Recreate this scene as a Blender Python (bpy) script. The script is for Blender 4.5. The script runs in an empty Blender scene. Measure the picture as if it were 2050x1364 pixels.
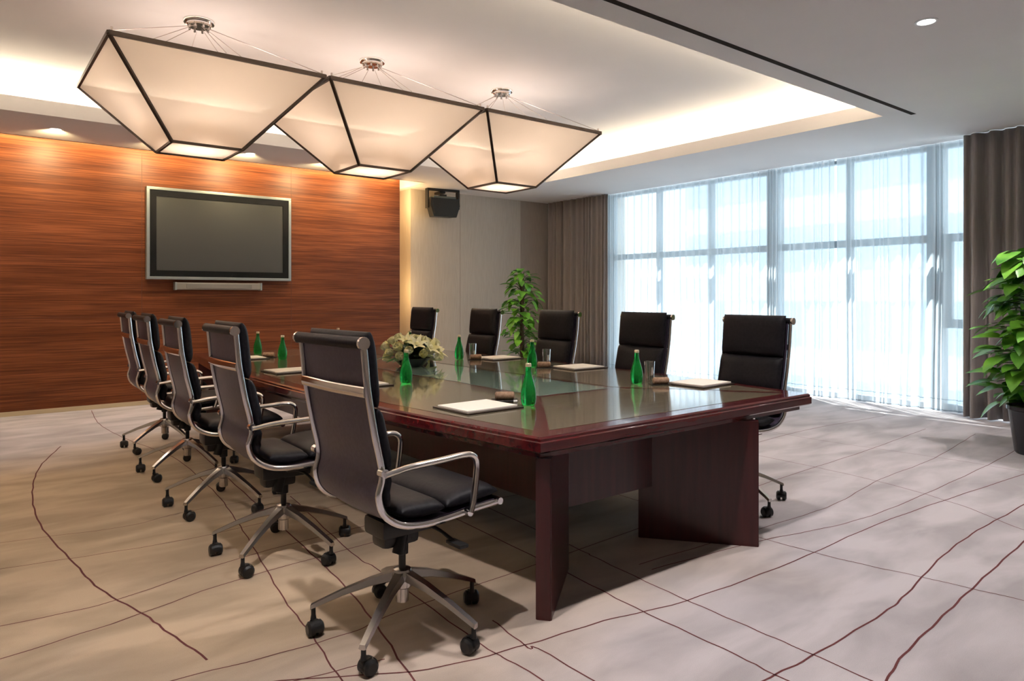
import bpy, bmesh, math, random
from mathutils import Vector, Matrix
from math import pi, sin, cos, radians as R

# ------------------------------------------------------------------ camera, world, sun, exposure
scn = bpy.context.scene
C = scn.collection
HC = 3.06            # lower ceiling height
HR = 3.45            # raised ceiling height
cam_d = bpy.data.cameras.new('camera'); cam = bpy.data.objects.new('camera', cam_d); C.objects.link(cam)
cam.location = (0, 0, 1.31); cam.rotation_euler = (R(90), 0, R(51.74 - 90))
cam_d.sensor_width = 36; cam_d.lens = 36 * 1400 / 2050; cam_d.shift_y = -88 / 2050; cam_d.clip_start = 0.05
scn.camera = cam
vs = scn.view_settings
vs.view_transform = 'Standard'; vs.look = 'None'; vs.exposure = 0.58; vs.gamma = 1.0; vs.use_curve_mapping = False
w = bpy.data.worlds.new('sky'); scn.world = w; w.use_nodes = True
bg = w.node_tree.nodes['Background']; bg.inputs[0].default_value = (0.84, 0.93, 1.0, 1); bg.inputs[1].default_value = 2.7
sd = bpy.data.lights.new('sun', 'SUN'); sd.energy = 28; sd.angle = R(0.6); sd.color = (1, 0.96, 0.9)
sun = bpy.data.objects.new('sun', sd); C.objects.link(sun); sun.location = (14, 12, 12)
sun.rotation_euler = Vector((0.57, 0.82, 1.62)).to_track_quat('Z', 'Y').to_euler()
WARM = (1.0, 0.72, 0.42)

def lamp(kind, name, loc, energy, col, parent=None, **kw):
    d = bpy.data.lights.new(name, kind); d.energy = energy; d.color = col
    for k, v in kw.items(): setattr(d, k, v)
    o = bpy.data.objects.new(name, d); C.objects.link(o); o.location = loc
    if parent: o.parent = parent
    return o

# ------------------------------------------------------------------ materials
def mat(name, col, rough=0.5, metal=0.0, spec=0.5, coat=0.0, trans=0.0, ior=1.45, emit=None, es=0.0, sheen=0.0):
    m = bpy.data.materials.new(name); m.use_nodes = True
    b = m.node_tree.nodes['Principled BSDF']
    b.inputs['Base Color'].default_value = (*col, 1); b.inputs['Roughness'].default_value = rough
    b.inputs['Metallic'].default_value = metal; b.inputs['Specular IOR Level'].default_value = spec
    b.inputs['Coat Weight'].default_value = coat; b.inputs['Coat Roughness'].default_value = 0.05
    b.inputs['Transmission Weight'].default_value = trans; b.inputs['IOR'].default_value = ior
    b.inputs['Sheen Weight'].default_value = sheen
    if emit: b.inputs['Emission Color'].default_value = (*emit, 1); b.inputs['Emission Strength'].default_value = es
    return m

def noisy(m, c1, c2, scale=(1, 1, 1), ns=5.0, detail=4, lo=0.35, hi=0.65, bump=0.0, dist=0.0, extra=None):
    """procedural two-colour variation (and optional bump) on object coordinates"""
    nt = m.node_tree; N = nt.nodes; L = nt.links; b = N['Principled BSDF']
    tc = N.new('ShaderNodeTexCoord'); mp = N.new('ShaderNodeMapping'); mp.inputs['Scale'].default_value = scale
    L.new(tc.outputs['Object'], mp.inputs[0])
    nz = N.new('ShaderNodeTexNoise'); nz.inputs['Scale'].default_value = ns; nz.inputs['Detail'].default_value = detail
    nz.inputs['Distortion'].default_value = dist
    L.new(mp.outputs[0], nz.inputs['Vector'])
    cr = N.new('ShaderNodeValToRGB'); cr.color_ramp.elements[0].position = lo; cr.color_ramp.elements[1].position = hi
    cr.color_ramp.elements[0].color = (*c1, 1); cr.color_ramp.elements[1].color = (*c2, 1)
    L.new(nz.outputs['Fac'], cr.inputs[0])
    out = cr.outputs[0]
    if extra:
        sc2, ns2, mulc = extra
        mp2 = N.new('ShaderNodeMapping'); mp2.inputs['Scale'].default_value = sc2; L.new(tc.outputs['Object'], mp2.inputs[0])
        n2 = N.new('ShaderNodeTexNoise'); n2.inputs['Scale'].default_value = ns2; n2.inputs['Detail'].default_value = 3
        L.new(mp2.outputs[0], n2.inputs['Vector'])
        c2r = N.new('ShaderNodeValToRGB'); c2r.color_ramp.elements[0].position = 0.4; c2r.color_ramp.elements[1].position = 0.62
        c2r.color_ramp.elements[0].color = (*mulc, 1); c2r.color_ramp.elements[1].color = (1, 1, 1, 1)
        L.new(n2.outputs['Fac'], c2r.inputs[0])
        mx = N.new('ShaderNodeMix'); mx.data_type = 'RGBA'; mx.blend_type = 'MULTIPLY'; mx.inputs['Factor'].default_value = 1
        L.new(out, mx.inputs['A']); L.new(c2r.outputs[0], mx.inputs['B']); out = mx.outputs['Result']
    L.new(out, b.inputs['Base Color'])
    if bump:
        bp = N.new('ShaderNodeBump'); bp.inputs['Strength'].default_value = bump; bp.inputs['Distance'].default_value = 0.002
        L.new(nz.outputs['Fac'], bp.inputs['Height']); L.new(bp.outputs[0], b.inputs['Normal'])
    return m

def cloth(name, col, translucent=0.5, transparent=0.3, tcol=None, folds=0):
    m = bpy.data.materials.new(name); m.use_nodes = True
    nt = m.node_tree; N = nt.nodes; L = nt.links
    for n in list(N): N.remove(n)
    out = N.new('ShaderNodeOutputMaterial')
    df = N.new('ShaderNodeBsdfDiffuse'); df.inputs[0].default_value = (*col, 1)
    tl = N.new('ShaderNodeBsdfTranslucent'); tl.inputs[0].default_value = (*(tcol or col), 1)
    tp = N.new('ShaderNodeBsdfTransparent')
    a = N.new('ShaderNodeMixShader'); a.inputs[0].default_value = translucent
    L.new(df.outputs[0], a.inputs[1]); L.new(tl.outputs[0], a.inputs[2])
    b = N.new('ShaderNodeMixShader'); b.inputs[0].default_value = transparent
    if folds:
        lw = N.new('ShaderNodeLayerWeight'); lw.inputs[0].default_value = .5
        mr = N.new('ShaderNodeMapRange'); mr.inputs['From Min'].default_value = .05; mr.inputs['From Max'].default_value = .75
        mr.inputs['To Min'].default_value = transparent; mr.inputs['To Max'].default_value = folds
        L.new(lw.outputs['Facing'], mr.inputs[0]); L.new(mr.outputs[0], b.inputs[0])
    L.new(a.outputs[0], b.inputs[1]); L.new(tp.outputs[0], b.inputs[2])
    L.new(b.outputs[0], out.inputs[0])
    return m

def thin_glass(name, tint=(1, 1, 1), gl=0.08, edge=0):
    m = bpy.data.materials.new(name); m.use_nodes = True
    nt = m.node_tree; N = nt.nodes; L = nt.links
    for n in list(N): N.remove(n)
    out = N.new('ShaderNodeOutputMaterial')
    tp = N.new('ShaderNodeBsdfTransparent'); tp.inputs[0].default_value = (*tint, 1)
    g = N.new('ShaderNodeBsdfGlossy'); g.inputs['Roughness'].default_value = 0.02
    b = N.new('ShaderNodeMixShader'); b.inputs[0].default_value = gl
    if edge:
        lw = N.new('ShaderNodeLayerWeight'); lw.inputs[0].default_value = .35
        mr = N.new('ShaderNodeMapRange'); mr.inputs['To Min'].default_value = gl; mr.inputs['To Max'].default_value = edge
        L.new(lw.outputs['Facing'], mr.inputs[0]); L.new(mr.outputs[0], b.inputs[0])
    L.new(tp.outputs[0], b.inputs[1]); L.new(g.outputs[0], b.inputs[2]); L.new(b.outputs[0], out.inputs[0])
    return m

def emis(name, col, s):
    return mat(name, (0.8, 0.8, 0.8), 0.5, emit=col, es=s)

M = {}
M['ceil'] = noisy(mat('ceiling paint', (.62, .60, .585), .9), (.75, .725, .725), (.78, .755, .755), ns=1.2)
M['wall'] = noisy(mat('wall paint', (.6, .55, .48), .9), (.56, .51, .44), (.62, .57, .5), ns=2)
M['beige'] = noisy(mat('beige wallcovering', (.40, .34, .28), .8), (.50, .44, .37), (.56, .50, .43), scale=(30, 30, 1.2), ns=4, bump=.1)
M['beige2'] = noisy(mat('darker wallcovering', (.30, .24, .19), .8), (.35, .29, .24), (.41, .34, .28), scale=(30, 30, 1.2), ns=4, bump=.1)
M['wood'] = noisy(mat('wood veneer', (.3, .08, .03), .42, spec=.3), (.095, .026, .010), (.25, .075, .025), scale=(.8, 1, 48), ns=2.6, detail=8,
                  lo=.33, hi=.67, bump=.08, extra=((.25, 1, 5), 2.0, (.72, .66, .62)))
M['seam'] = mat('dark seam', (.10, .03, .012), .6)
M['base'] = mat('pale skirting', (.50, .40, .26), .5)
M['carpet'] = noisy(mat('cream carpet', (.5, .43, .36), .95, spec=.1), (.395, .37, .382), (.55, .515, .535), scale=(1, 2.6, 1), ns=1.5, detail=10,
                    lo=.36, hi=.62, bump=.6, dist=.4, extra=((60, 60, 60), 8.0, (.86, .85, .84)))
def carpet_tint(m):
    # tan tint multiplied over the carpet colour, an irregular oval around the table
    nt = m.node_tree; N = nt.nodes; L = nt.links; b = N['Principled BSDF']; src = b.inputs['Base Color'].links[0].from_socket
    tc = N.new('ShaderNodeTexCoord'); mp = N.new('ShaderNodeMapping'); mp.inputs['Location'].default_value = (-1.7 / 2.9, -4.5 / 2.55, 0); mp.inputs['Scale'].default_value = (1 / 2.9, 1 / 2.55, 0)
    L.new(tc.outputs['Object'], mp.inputs[0])
    ln = N.new('ShaderNodeVectorMath'); ln.operation = 'LENGTH'; L.new(mp.outputs[0], ln.inputs[0])
    nz = N.new('ShaderNodeTexNoise'); nz.inputs['Scale'].default_value = .9; nz.inputs['Detail'].default_value = 6; L.new(tc.outputs['Object'], nz.inputs['Vector'])
    ad = N.new('ShaderNodeMath'); ad.operation = 'MULTIPLY_ADD'; ad.inputs[1].default_value = .5; L.new(nz.outputs['Fac'], ad.inputs[0]); L.new(ln.outputs['Value'], ad.inputs[2])
    mr = N.new('ShaderNodeMapRange'); mr.interpolation_type = 'SMOOTHSTEP'; mr.inputs['From Min'].default_value = .95; mr.inputs['From Max'].default_value = 1.5
    mr.inputs['To Min'].default_value = 1; mr.inputs['To Max'].default_value = 0; L.new(ad.outputs[0], mr.inputs[0])
    mx = N.new('ShaderNodeMix'); mx.data_type = 'RGBA'; mx.blend_type = 'MULTIPLY'; L.new(mr.outputs[0], mx.inputs['Factor'])
    L.new(src, mx.inputs['A']); mx.inputs['B'].default_value = (1.0, .84, .585, 1); L.new(mx.outputs['Result'], b.inputs['Base Color'])
carpet_tint(M['carpet'])
M['line'] = mat('plum carpet line', (.13, .045, .045), .95, spec=.1)
M['mahog'] = noisy(mat('mahogany lacquer', (.13, .013, .012), .16, coat=.6), (.055, .006, .008), (.10, .010, .011), scale=(1, 14, 14), ns=2.5, detail=5)
M['mahogx'] = noisy(mat('dark mahogany', (.09, .01, .01), .28, coat=.15), (.040, .005, .006), (.058, .008, .009), scale=(14, 14, 1), ns=2.5, detail=5)
M['inlay'] = noisy(mat('dark inlay', (.05, .04, .03), .13, coat=.5), (.115, .095, .06), (.17, .145, .095), scale=(1, 10, 1), ns=4, detail=5)
M['tglass'] = mat('green table glass', (.30, .44, .36), .035, spec=.9, coat=1.0)
M['leather'] = noisy(mat('black leather', (.008, .008, .010),   .5, spec=.2), (.006, .006, .008), (.011, .010, .013), ns=60, bump=.25)
M['sling'] = noisy(mat('black leather back', (.02, .017, .024), .40, spec=.6), (.050, .038, .062), (.064, .050, .080), ns=60, bump=.2)
M['chrome'] = mat('polished chrome', (.78, .75, .74), .12, metal=1)
M['alu'] = mat('polished aluminium', (.55, .52, .50), .24, metal=1)
M['plastic'] = mat('black plastic', (.012, .012, .012), .4)
M['bronze'] = mat('bronze frame', (.045, .028, .02), .4, metal=.4)
M['shade'] = cloth('lamp fabric', (.80, .72, .64), .55, .05, (.93, .80, .66))
M['drum'] = cloth('inner drum', (.85, .8, .75), .6, .0, (.95, .88, .8))
M['bulb'] = emis('bulb', (1, .84, .72), 4)
M['led'] = emis('led strip', (1, .84, .60), 60)
M['spotlens'] = emis('downlight lens', (1, .93, .85), 5)
M['white'] = mat('white metal', (.75, .75, .75), .4)
M['cable'] = mat('steel cable', (.42, .36, .34), .35, metal=.6)
M['silver'] = mat('silver frame', (.33, .37, .37), .38, metal=.7)
M['bezel'] = mat('black bezel', (.008, .009, .009), .18)
M['screen'] = mat('screen', (.045, .046, .042), .34, spec=.8)
M['sbar'] = mat('champagne metal', (.30, .28, .24), .4, metal=.5)
M['sheer'] = cloth('sheer voile', (.70, .77, .82), .5, .33, (.48, .54, .58), folds=.05)
M['hem'] = cloth('sheer hem', (.30, .34, .38), .5, .15)
M['drape'] = noisy(mat('taupe drape', (.19, .16, .15), .65, sheen=.3), (.25, .22, .21), (.32, .285, .27), scale=(60, 60, 1), ns=4)
M['mull'] = mat('window frame', (.25, .29, .32), .5)
M['pane'] = thin_glass('window glass', (.93, .97, .98), .06)
M['bottle'] = mat('green bottle glass', (.02, .50, .09), .02, trans=.8, ior=1.4)
M['cap'] = mat('pale gold cap', (.72, .62, .42), .35, metal=.5)
M['glass'] = thin_glass('clear glass', (.97, .98, 1), .18, edge=.9)
M['glassrim'] = thin_glass('thick clear glass', (.95, .97, 1), .45, edge=.9)
M['paper'] = mat('cream paper', (.80, .74, .66), .8)
M['folder'] = mat('dark leather folder', (.022, .012, .010), .35)
M['towel'] = noisy(mat('brown towel', (.32, .2, .13), .95), (.26, .16, .10), (.38, .25, .17), ns=80, bump=.5)
M['tray'] = mat('dark tray', (.02, .015, .012), .25)
M['pen'] = mat('black pen', (.01, .01, .01), .25)
M['petal'] = noisy(mat('cream petal', (.80, .76, .50), .6), (.95, .89, .42), (.97, .94, .70), ns=9)
M['leafd'] = noisy(mat('dark leaf', (.03, .09, .025), .4), (.015, .05, .016), (.05, .14, .03), ns=8)
M['leaf'] = noisy(mat('green leaf', (.06, .27, .03), .33), (.04, .20, .02), (.24, .58, .06), ns=6, lo=.3, hi=.7)
M['pole'] = noisy(mat('moss pole', (.07, .045, .03), .95), (.05, .03, .02), (.10, .07, .04), ns=30)
M['pot'] = mat('dark ceramic pot', (.03, .032, .04), .25)
M['soil'] = mat('soil', (.03, .02, .012), .95)
M['grille'] = noisy(mat('speaker grille', (.015, .016, .015), .6), (.008, .008, .008), (.022, .023, .021), ns=300)
M['facade'] = noisy(mat('pale facade', (.8, .86, .92), .8), (.78, .84, .9), (.84, .9, .95), ns=1)
M['fwin'] = mat('facade window', (.55, .65, .75), .5)
M['ground'] = mat('paving', (.45, .45, .44), .9)

# ------------------------------------------------------------------ mesh helpers
def obj(name, bm, m, parent=None, smooth=False, loc=None):
    me = bpy.data.meshes.new(name)
    bmesh.ops.recalc_face_normals(bm, faces=bm.faces[:]) if bm.faces else None
    if smooth:
        for f in bm.faces: f.smooth = True
        if smooth != 'all':
            for e in bm.edges:
                if len(e.link_faces) == 2 and e.calc_face_angle(0) > R(38): e.smooth = False
    bm.to_mesh(me); bm.free()
    for mm in (m if isinstance(m, (list, tuple)) else [m]): me.materials.append(mm)
    o = bpy.data.objects.new(name, me); C.objects.link(o)
    if parent is not None: o.parent = parent
    if loc is not None: o.location = loc
    return o

def struct(name, bm, m, parent=None, smooth=False):
    o = obj(name, bm, m, parent, smooth)
    if parent is None: o['kind'] = 'structure'
    return o

def tag(o, label, cat, group=None):
    o['label'] = label; o['category'] = cat
    if group: o['group'] = group
    return o

def thing(name, label, cat, loc=(0, 0, 0), rz=0, group=None):
    o = bpy.data.objects.new(name, None); C.objects.link(o)
    o.location = loc; o.rotation_euler = (0, 0, rz); o.empty_display_size = .1
    return tag(o, label, cat, group)

def copy_tree(o, parent=None):
    c = o.copy(); C.objects.link(c)
    if parent is not None: c.parent = parent
    for ch in [x for x in scn.objects if x.parent == o and x is not c]: copy_tree(ch, c)
    return c

def dup(root, loc, rz, label, group=None):
    r = copy_tree(root); r.location = loc; r.rotation_euler = (0, 0, rz); r['label'] = label
    if group: r['group'] = group
    return r

def BM(): return bmesh.new()

def box(bm, x0, x1, y0, y1, z0, z1, bev=0, mi=0, mtx=None):
    r = bmesh.ops.create_cube(bm, size=1)
    for v in r['verts']:
        v.co = Vector(((x0 + x1) / 2 + v.co.x * (x1 - x0), (y0 + y1) / 2 + v.co.y * (y1 - y0), (z0 + z1) / 2 + v.co.z * (z1 - z0)))
    vs_ = r['verts']
    fs = list({f for v in vs_ for f in v.link_faces})
    for f in fs: f.material_index = mi
    if bev:
        es = list({e for v in vs_ for e in v.link_edges})
        rr = bmesh.ops.bevel(bm, geom=es, offset=bev, segments=2, affect='EDGES', profile=.6)
        vs_ = list({v for f in rr['faces'] for v in f.verts} | {v for v in vs_ if v.is_valid})
    if mtx is not None:
        for v in vs_: v.co = mtx @ v.co
    return vs_

def bar(bm, a, b, wd, th, up=(0, 0, 1), bev=0):
    """rectangular bar from a to b"""
    a = Vector(a); b = Vector(b); d = b - a; L = d.length; z = d.normalized()
    x = Vector(up).cross(z)
    if x.length < 1e-4: x = Vector((1, 0, 0)).cross(z)
    x.normalize(); y = z.cross(x)
    m = Matrix((x, y, z)).transposed().to_4x4(); m.translation = a
    return box(bm, -wd / 2, wd / 2, -th / 2, th / 2, 0, L, bev=bev, mtx=m)

def tube(bm, pts, r, seg=10, cap=True, flat=1.0, ref=(0, 1, 0)):
    pts = [Vector(p) for p in pts]; n = len(pts); rings = []
    for i, p in enumerate(pts):
        t = (pts[min(i + 1, n - 1)] - pts[max(i - 1, 0)]).normalized()
        u = Vector(ref) - t * t.dot(Vector(ref))
        if u.length < 1e-3: u = Vector((0, 0, 1)) - t * t.z
        if u.length < 1e-3: u = Vector((1, 0, 0)) - t * t.x
        u.normalize(); v = t.cross(u)
        rr = r[i] if isinstance(r, (list, tuple)) else r
        rings.append([bm.verts.new(p + u * (rr * flat * cos(2 * pi * k / seg)) + v * (rr * sin(2 * pi * k / seg))) for k in range(seg)])
    for i in range(n - 1):
        for k in range(seg):
            bm.faces.new((rings[i][k], rings[i][(k + 1) % seg], rings[i + 1][(k + 1) % seg], rings[i + 1][k]))
    if cap: bm.faces.new(rings[0][::-1]); bm.faces.new(rings[-1])
    return rings

def lathe(bm, prof, seg=24, cx=0, cy=0, cz=0, close=False):
    rings = []
    for (r, z) in prof:
        rings.append([bm.verts.new((cx + r * cos(2 * pi * k / seg), cy + r * sin(2 * pi * k / seg), cz + z)) for k in range(seg)])
    for i in range(len(rings) - 1):
        for k in range(seg):
            bm.faces.new((rings[i][k], rings[i][(k + 1) % seg], rings[i + 1][(k + 1) % seg], rings[i + 1][k]))
    if not close:
        bm.faces.new(rings[0][::-1]); bm.faces.new(rings[-1])
    else:
        for k in range(seg):
            bm.faces.new((rings[-1][k], rings[-1][(k + 1) % seg], rings[0][(k + 1) % seg], rings[0][k]))
    return rings

def crom(pts, n=6):
    P = [Vector(p) for p in pts]; P = [P[0] * 2 - P[1]] + P + [P[-1] * 2 - P[-2]]; out = []
    for i in range(1, len(P) - 2):
        for k in range(n):
            t = k / n; a, b, c, d = P[i - 1:i + 3]
            out.append(.5 * (2 * b + (c - a) * t + (2 * a - 5 * b + 4 * c - d) * t * t + (-a + 3 * b - 3 * c + d) * t ** 3))
    out.append(P[-2]); return out

def prism(bm, poly, z0, z1):
    lo = [bm.verts.new((x, y, z0)) for x, y in poly]; hi = [bm.verts.new((x, y, z1)) for x, y in poly]; n = len(poly)
    bm.faces.new(lo[::-1]); bm.faces.new(hi)
    for i in range(n): bm.faces.new((lo[i], lo[(i + 1) % n], hi[(i + 1) % n], hi[i]))

# ------------------------------------------------------------------ room shell
X0, X1, Y0, Y1 = -1.9, 8.86, -2.3, 9.4        # left wall, window wall, near wall, panelled wall
OX0, OX1, OY0, OY1 = -1.2, 7.03, 3.10, 8.08   # opening of the raised ceiling

bm = BM()
box(bm, X0 - .2, 9.2, Y0 - .2, 10.5, -.15, 0)
def floor_strip(bm, pts, wd=.012, z=.0007):
    wd *= .62
    P = crom([(x, y, 0) for x, y in pts], 7)
    P = [p + Vector((.003 * sin(i * 1.3 + p.y * 9), .003 * sin(i * 1.1 + p.x * 7), 0)) for i, p in enumerate(P)]
    L_, R_ = [], []
    for i, p in enumerate(P):
        t = (P[min(i + 1, len(P) - 1)] - P[max(0, i - 1)]).normalized(); nn = Vector((-t.y, t.x, 0))
        L_.append(bm.verts.new(p + nn * wd / 2 + Vector((0, 0, z)))); R_.append(bm.verts.new(p - nn * wd / 2 + Vector((0, 0, z))))
    for i in range(len(P) - 1):
        f = bm.faces.new((L_[i], R_[i], R_[i + 1], L_[i + 1])); f.material_index = 1
LINES = [
 ([(0.70, 2.66), (0.63, 3.0), (0.595, 3.192), (0.49, 3.6), (0.44, 4.01), (0.359, 4.84), (0.379, 5.675), (0.48, 6.47), (0.69, 7.25)], .014),
 ([(.99, 1.3), (1.0, 1.8), (1.02, 2.23), (1.067, 2.6), (1.1, 2.99), (1.2, 3.7), (1.27, 4.24), (1.34, 4.98), (1.36, 6.2), (1.2, 7.22), (1.12, 8.24), (1.18, 9.3)], .010),
 ([(1.16, .9), (1.2, 1.6), (1.216, 2.075), (1.29, 2.46), (1.366, 2.97), (1.42, 3.69), (1.5, 5), (1.6, 6.6)], .012),
 ([(1.6, 1.0), (1.557, 1.88), (1.54, 2.156), (1.573, 3.0), (1.57, 3.32), (1.7, 4.5)], .010),
 ([(2.2, .6), (2.212, 1.29), (2.225, 1.5), (2.229, 1.99), (2.257, 2.45), (2.3, 3.6)], .011),
 ([(2.42, .7), (2.446, 1.3), (2.452, 1.6), (2.463, 2.0), (2.5, 2.49), (2.52, 2.7), (2.6, 4)], .010),
 ([(3.65, .7), (3.596, 1.0), (3.52, 1.39), (3.434, 1.81), (3.4, 2.6), (3.45, 4)], .009),
 ([(4.5, .8), (4.68, 1.3), (4.93, 1.71), (5.11, 2.32), (5.16, 3.23), (5.1, 4.6)], .009),
 ([(1.70, .9), (1.69, 1.92), (1.663, 2.006), (1.69, 2.27)], .010),
 ([(.6, 2.48), (0.854, 2.36), (1.29, 2.113), (1.68, 2.03), (2.045, 1.986), (2.45, 1.9), (3.23, 1.853), (4.31, 1.85), (6.0, 1.724), (7.4, 1.6)], .011),
 ([(2.6, 2.22), (3.37, 2.117), (4.015, 1.978), (4.76, 1.943), (6.54, 1.99), (8, 2.1)], .009),
 ([(2.6, 2.3), (3.85, 2.212), (4.39, 2.208), (5.18, 2.3), (6.185, 2.33), (7.6, 2.5)], .008),
 ([(1.75, 1.36), (2.144, 1.342), (2.43, 1.323), (2.99, 1.32), (3.27, 1.342), (3.9, 1.426), (4.475, 1.46), (5.17, 1.46), (6.5, 1.5)], .013),
 ([(2.3, 1.06), (2.475, 1.081), (2.705, 1.12), (3.16, 1.156), (3.64, 1.19), (4.46, 1.24), (5.6, 1.3)], .014),
 ([(-.9, 2.95), (0.112, 3.125), (0.524, 3.2), (1.025, 3.326), (2.0, 3.4)], .010),
 ([(-.9, 3.5), (0.123, 3.437), (0.522, 3.424), (1.15, 3.6), (2.2, 3.65), (4.4, 3.5), (6.4, 3.6), (8, 3.5)], .010),
 ([(-.9, 4.3), (0.149, 4.16), (0.556, 4.09), (1.098, 4.05), (2.5, 4.15), (4.6, 4.1), (6, 4.2)], .008),
 ([(-.9, 4.7), (0.165, 4.6), (0.734, 4.49), (1.157, 4.57), (2.4, 4.5)], .007),
 ([(.5, 2.6), (0.92, 2.542), (1.23, 2.531), (1.433, 2.57), (2.4, 2.62), (4.5, 2.75), (6.0, 2.8), (7.5, 2.9)], .009),
 ([(.6, 2.38), (0.896, 2.326), (1.2, 2.27)], .009),
 ([(6.2, 1.2), (6.25, 2.2), (6.15, 3.4), (6.3, 5)], .007),
]
for p, wd in LINES: floor_strip(bm, p, wd)
struct('floor', bm, [M['carpet'], M['line']])

# ceiling: lower soffit with a lit cove around a raised field
bm = BM()
GX1, GX2 = X0 - .2, 9.2
box(bm, GX1, GX2, Y0 - .2, OY0 - .03, HC, HC + .03)
box(bm, GX1, GX2, OY1 + .03, 9.28, HC, HC + .03); box(bm, 5.60, GX2, 9.28, 10.5, HC, HC + .03)
box(bm, GX1, 5.60, 9.25, 9.28, HC, HC + .16); box(bm, GX1, 5.60, 9.25, 10.5, HC + .16, HC + .19); box(bm, 5.60, 5.63, 9.28, 10.5, HC + .03, HC + .16)
box(bm, GX1, OX0 - .03, OY0 - .03, OY1 + .03, HC, HC + .03)
box(bm, OX1 + .03, GX2, OY0 - .03, OY1 + .03, HC, HC + .03)
LT = .03
for (a, b, c, d) in ((OX0 - LT, OX1 + LT, OY0 - LT, OY0), (OX0 - LT, OX1 + LT, OY1, OY1 + LT), (OX0 - LT, OX0, OY0, OY1), (OX1, OX1 + LT, OY0, OY1)):
    box(bm, a, b, c, d, HC + .0, HC + .145)
S = .36
box(bm, OX0 - S - .05, OX0 - S, OY0 - S, OY1 + S, HC + .03, HR); box(bm, OX1 + S, OX1 + S + .05, OY0 - S, OY1 + S, HC + .03, HR)
box(bm, OX0 - S, OX1 + S, OY0 - S - .05, OY0 - S, HC + .03, HR); box(bm, OX0 - S, OX1 + S, OY1 + S, OY1 + S + .05, HC + .03, HR)
box(bm, OX0 - S - .05, OX1 + S + .05, OY0 - S - .05, OY1 + S + .05, HR, HR + .05)
ceiling = struct('ceiling', bm, M['ceil'])
for (a, b, c, d) in ((OX0, OX1, OY0 - .20, OY0 - .15), (OX0, OX1, OY1 + .15, OY1 + .20), (OX0 - .20, OX0 - .15, OY0, OY1), (OX1 + .15, OX1 + .20, OY0, OY1)):
    q = BM(); box(q, a, b, c, d, HC + .03, HC + .105); obj('cove_batten', q, M['white'], ceiling)
for (a, b, c, d) in ((OX0, OX1, OY0 - .19, OY0 - .16), (OX0, OX1, OY1 + .16, OY1 + .19), (OX0 - .19, OX0 - .16, OY0, OY1), (OX1 + .16, OX1 + .19, OY0, OY1)):
    q = BM(); box(q, a, b, c, d, HC + .105, HC + .125); obj('cove_light', q, M['led'], ceiling)
q = BM(); box(q, X0, 5.22, 9.285, 9.30, HC + .05, HC + .07); obj('wall_wash_light', q, emis('wall wash strip', (1, .70, .30), 36), ceiling)
bm = BM(); box(bm, 0.2, 7.18, 2.86, 2.905, HC - .002, HC + .012)
tag(obj('air_slot', bm, mat('dark slot', (.035, .026, .022), .9, spec=.1)), 'long thin dark air slot running across the lower ceiling', 'air vent')

# walls
bm = BM(); box(bm, X0 - .2, X0, Y0 - .2, 10.5, 0, HC); struct('wall_left', bm, M['wall'])
bm = BM(); box(bm, X0, 9.2, Y0 - .2, Y0, 0, HC); struct('wall_near', bm, M['wall'])
WX = 5.24
bm = BM(); box(bm, X0, WX, Y1, Y1 + .10, .05, HC + .155)
box(bm, X0, WX - .06, Y1 + .10, 10.5, 0, HC)
for sx in (1.72, 3.56): box(bm, sx - .003, sx + .003, Y1 - .001, Y1 + .01, .05, HC, mi=1)
box(bm, X0, WX, Y1 - .001, Y1 + .01, 1.07, 1.075, mi=1)
struct('wall_panelled', bm, [M['wood'], M['seam']])
bm = BM(); box(bm, X0, WX, Y1 - .012, Y1, 0, .05, bev=.003); struct('baseboard_panelled', bm, M['base'])
BX = 5.73
bm = BM(); box(bm, WX - .06, BX, 10.28, 10.5, 0, HC)
box(bm, BX, 8.02, 9.92, 10.5, 0, HC); box(bm, 8.02, 9.2, 9.925, 10.5, 0, HC, mi=1)
box(bm, 6.69, 6.70, 9.918, 9.93, 0, HC, mi=1)
struct('wall_back', bm, [M['beige'], M['beige2']])
bm = BM(); box(bm, BX, 9.0, 9.905, 9.92, 0, .06, bev=.003); struct('baseboard_back', bm, M['base'])
# warm light hidden behind the end of the timber panel
lamp('POINT', 'niche_lamp', (5.36, 9.75, 2.8), 14, (1, .66, .28), shadow_soft_size=.06)
lamp('POINT', 'niche_lamp_low', (5.36, 9.75, 1.4), 10, (1, .66, .28), shadow_soft_size=.06)

# ------------------------------------------------------------------ window wall
mull = [v * .9856 for v in (1.36, 2.36, 3.39, 4.41, 5.49, 6.54, 7.56, 8.58)]; FX = 8.89
bm = BM(); box(bm, FX, 9.2, Y0, mull[0], 0, HC); box(bm, FX, 9.2, mull[-1], 10.5, 0, HC)
struct('wall_window', bm, M['wall'])
for i in range(len(mull) - 1):
    y0, y1 = mull[i], mull[i + 1]; a, b = FX, FX + .10
    q = BM()
    w0 = .085 if i in (2, 4) else .03; w1 = .085 if i in (1, 3) else .03      # wide structural mullions
    box(q, a, b + (.06 if w0 > .05 else 0), y0, y0 + w0, 0, HC); box(q, a, b + (.06 if w1 > .05 else 0), y1 - w1, y1, 0, HC)
    box(q, a, b, y0 + w0, y1 - w1, 1.94, 2.03); box(q, a, b, y0 + w0, y1 - w1, 0, .07); box(q, a, b, y0 + w0, y1 - w1, HC - .04, HC)
    if i < 2:
        box(q, a, b, y0 + w0, y1 - w1, .95, 1.05)
        box(q, a + .01, b - .01, y1 - w1 - .09, y1 - w1, 1.05, 1.94); box(q, a + .01, b - .01, y0 + w0, y0 + w0 + .09, 1.05, 1.94)
    o = struct('window_%d' % (i + 1), q, M['mull'])
    q = BM(); box(q, a + .044, a + .052, y0 + w0, y1 - w1, .05, HC - .03); obj('pane', q, M['pane'], o)

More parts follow.
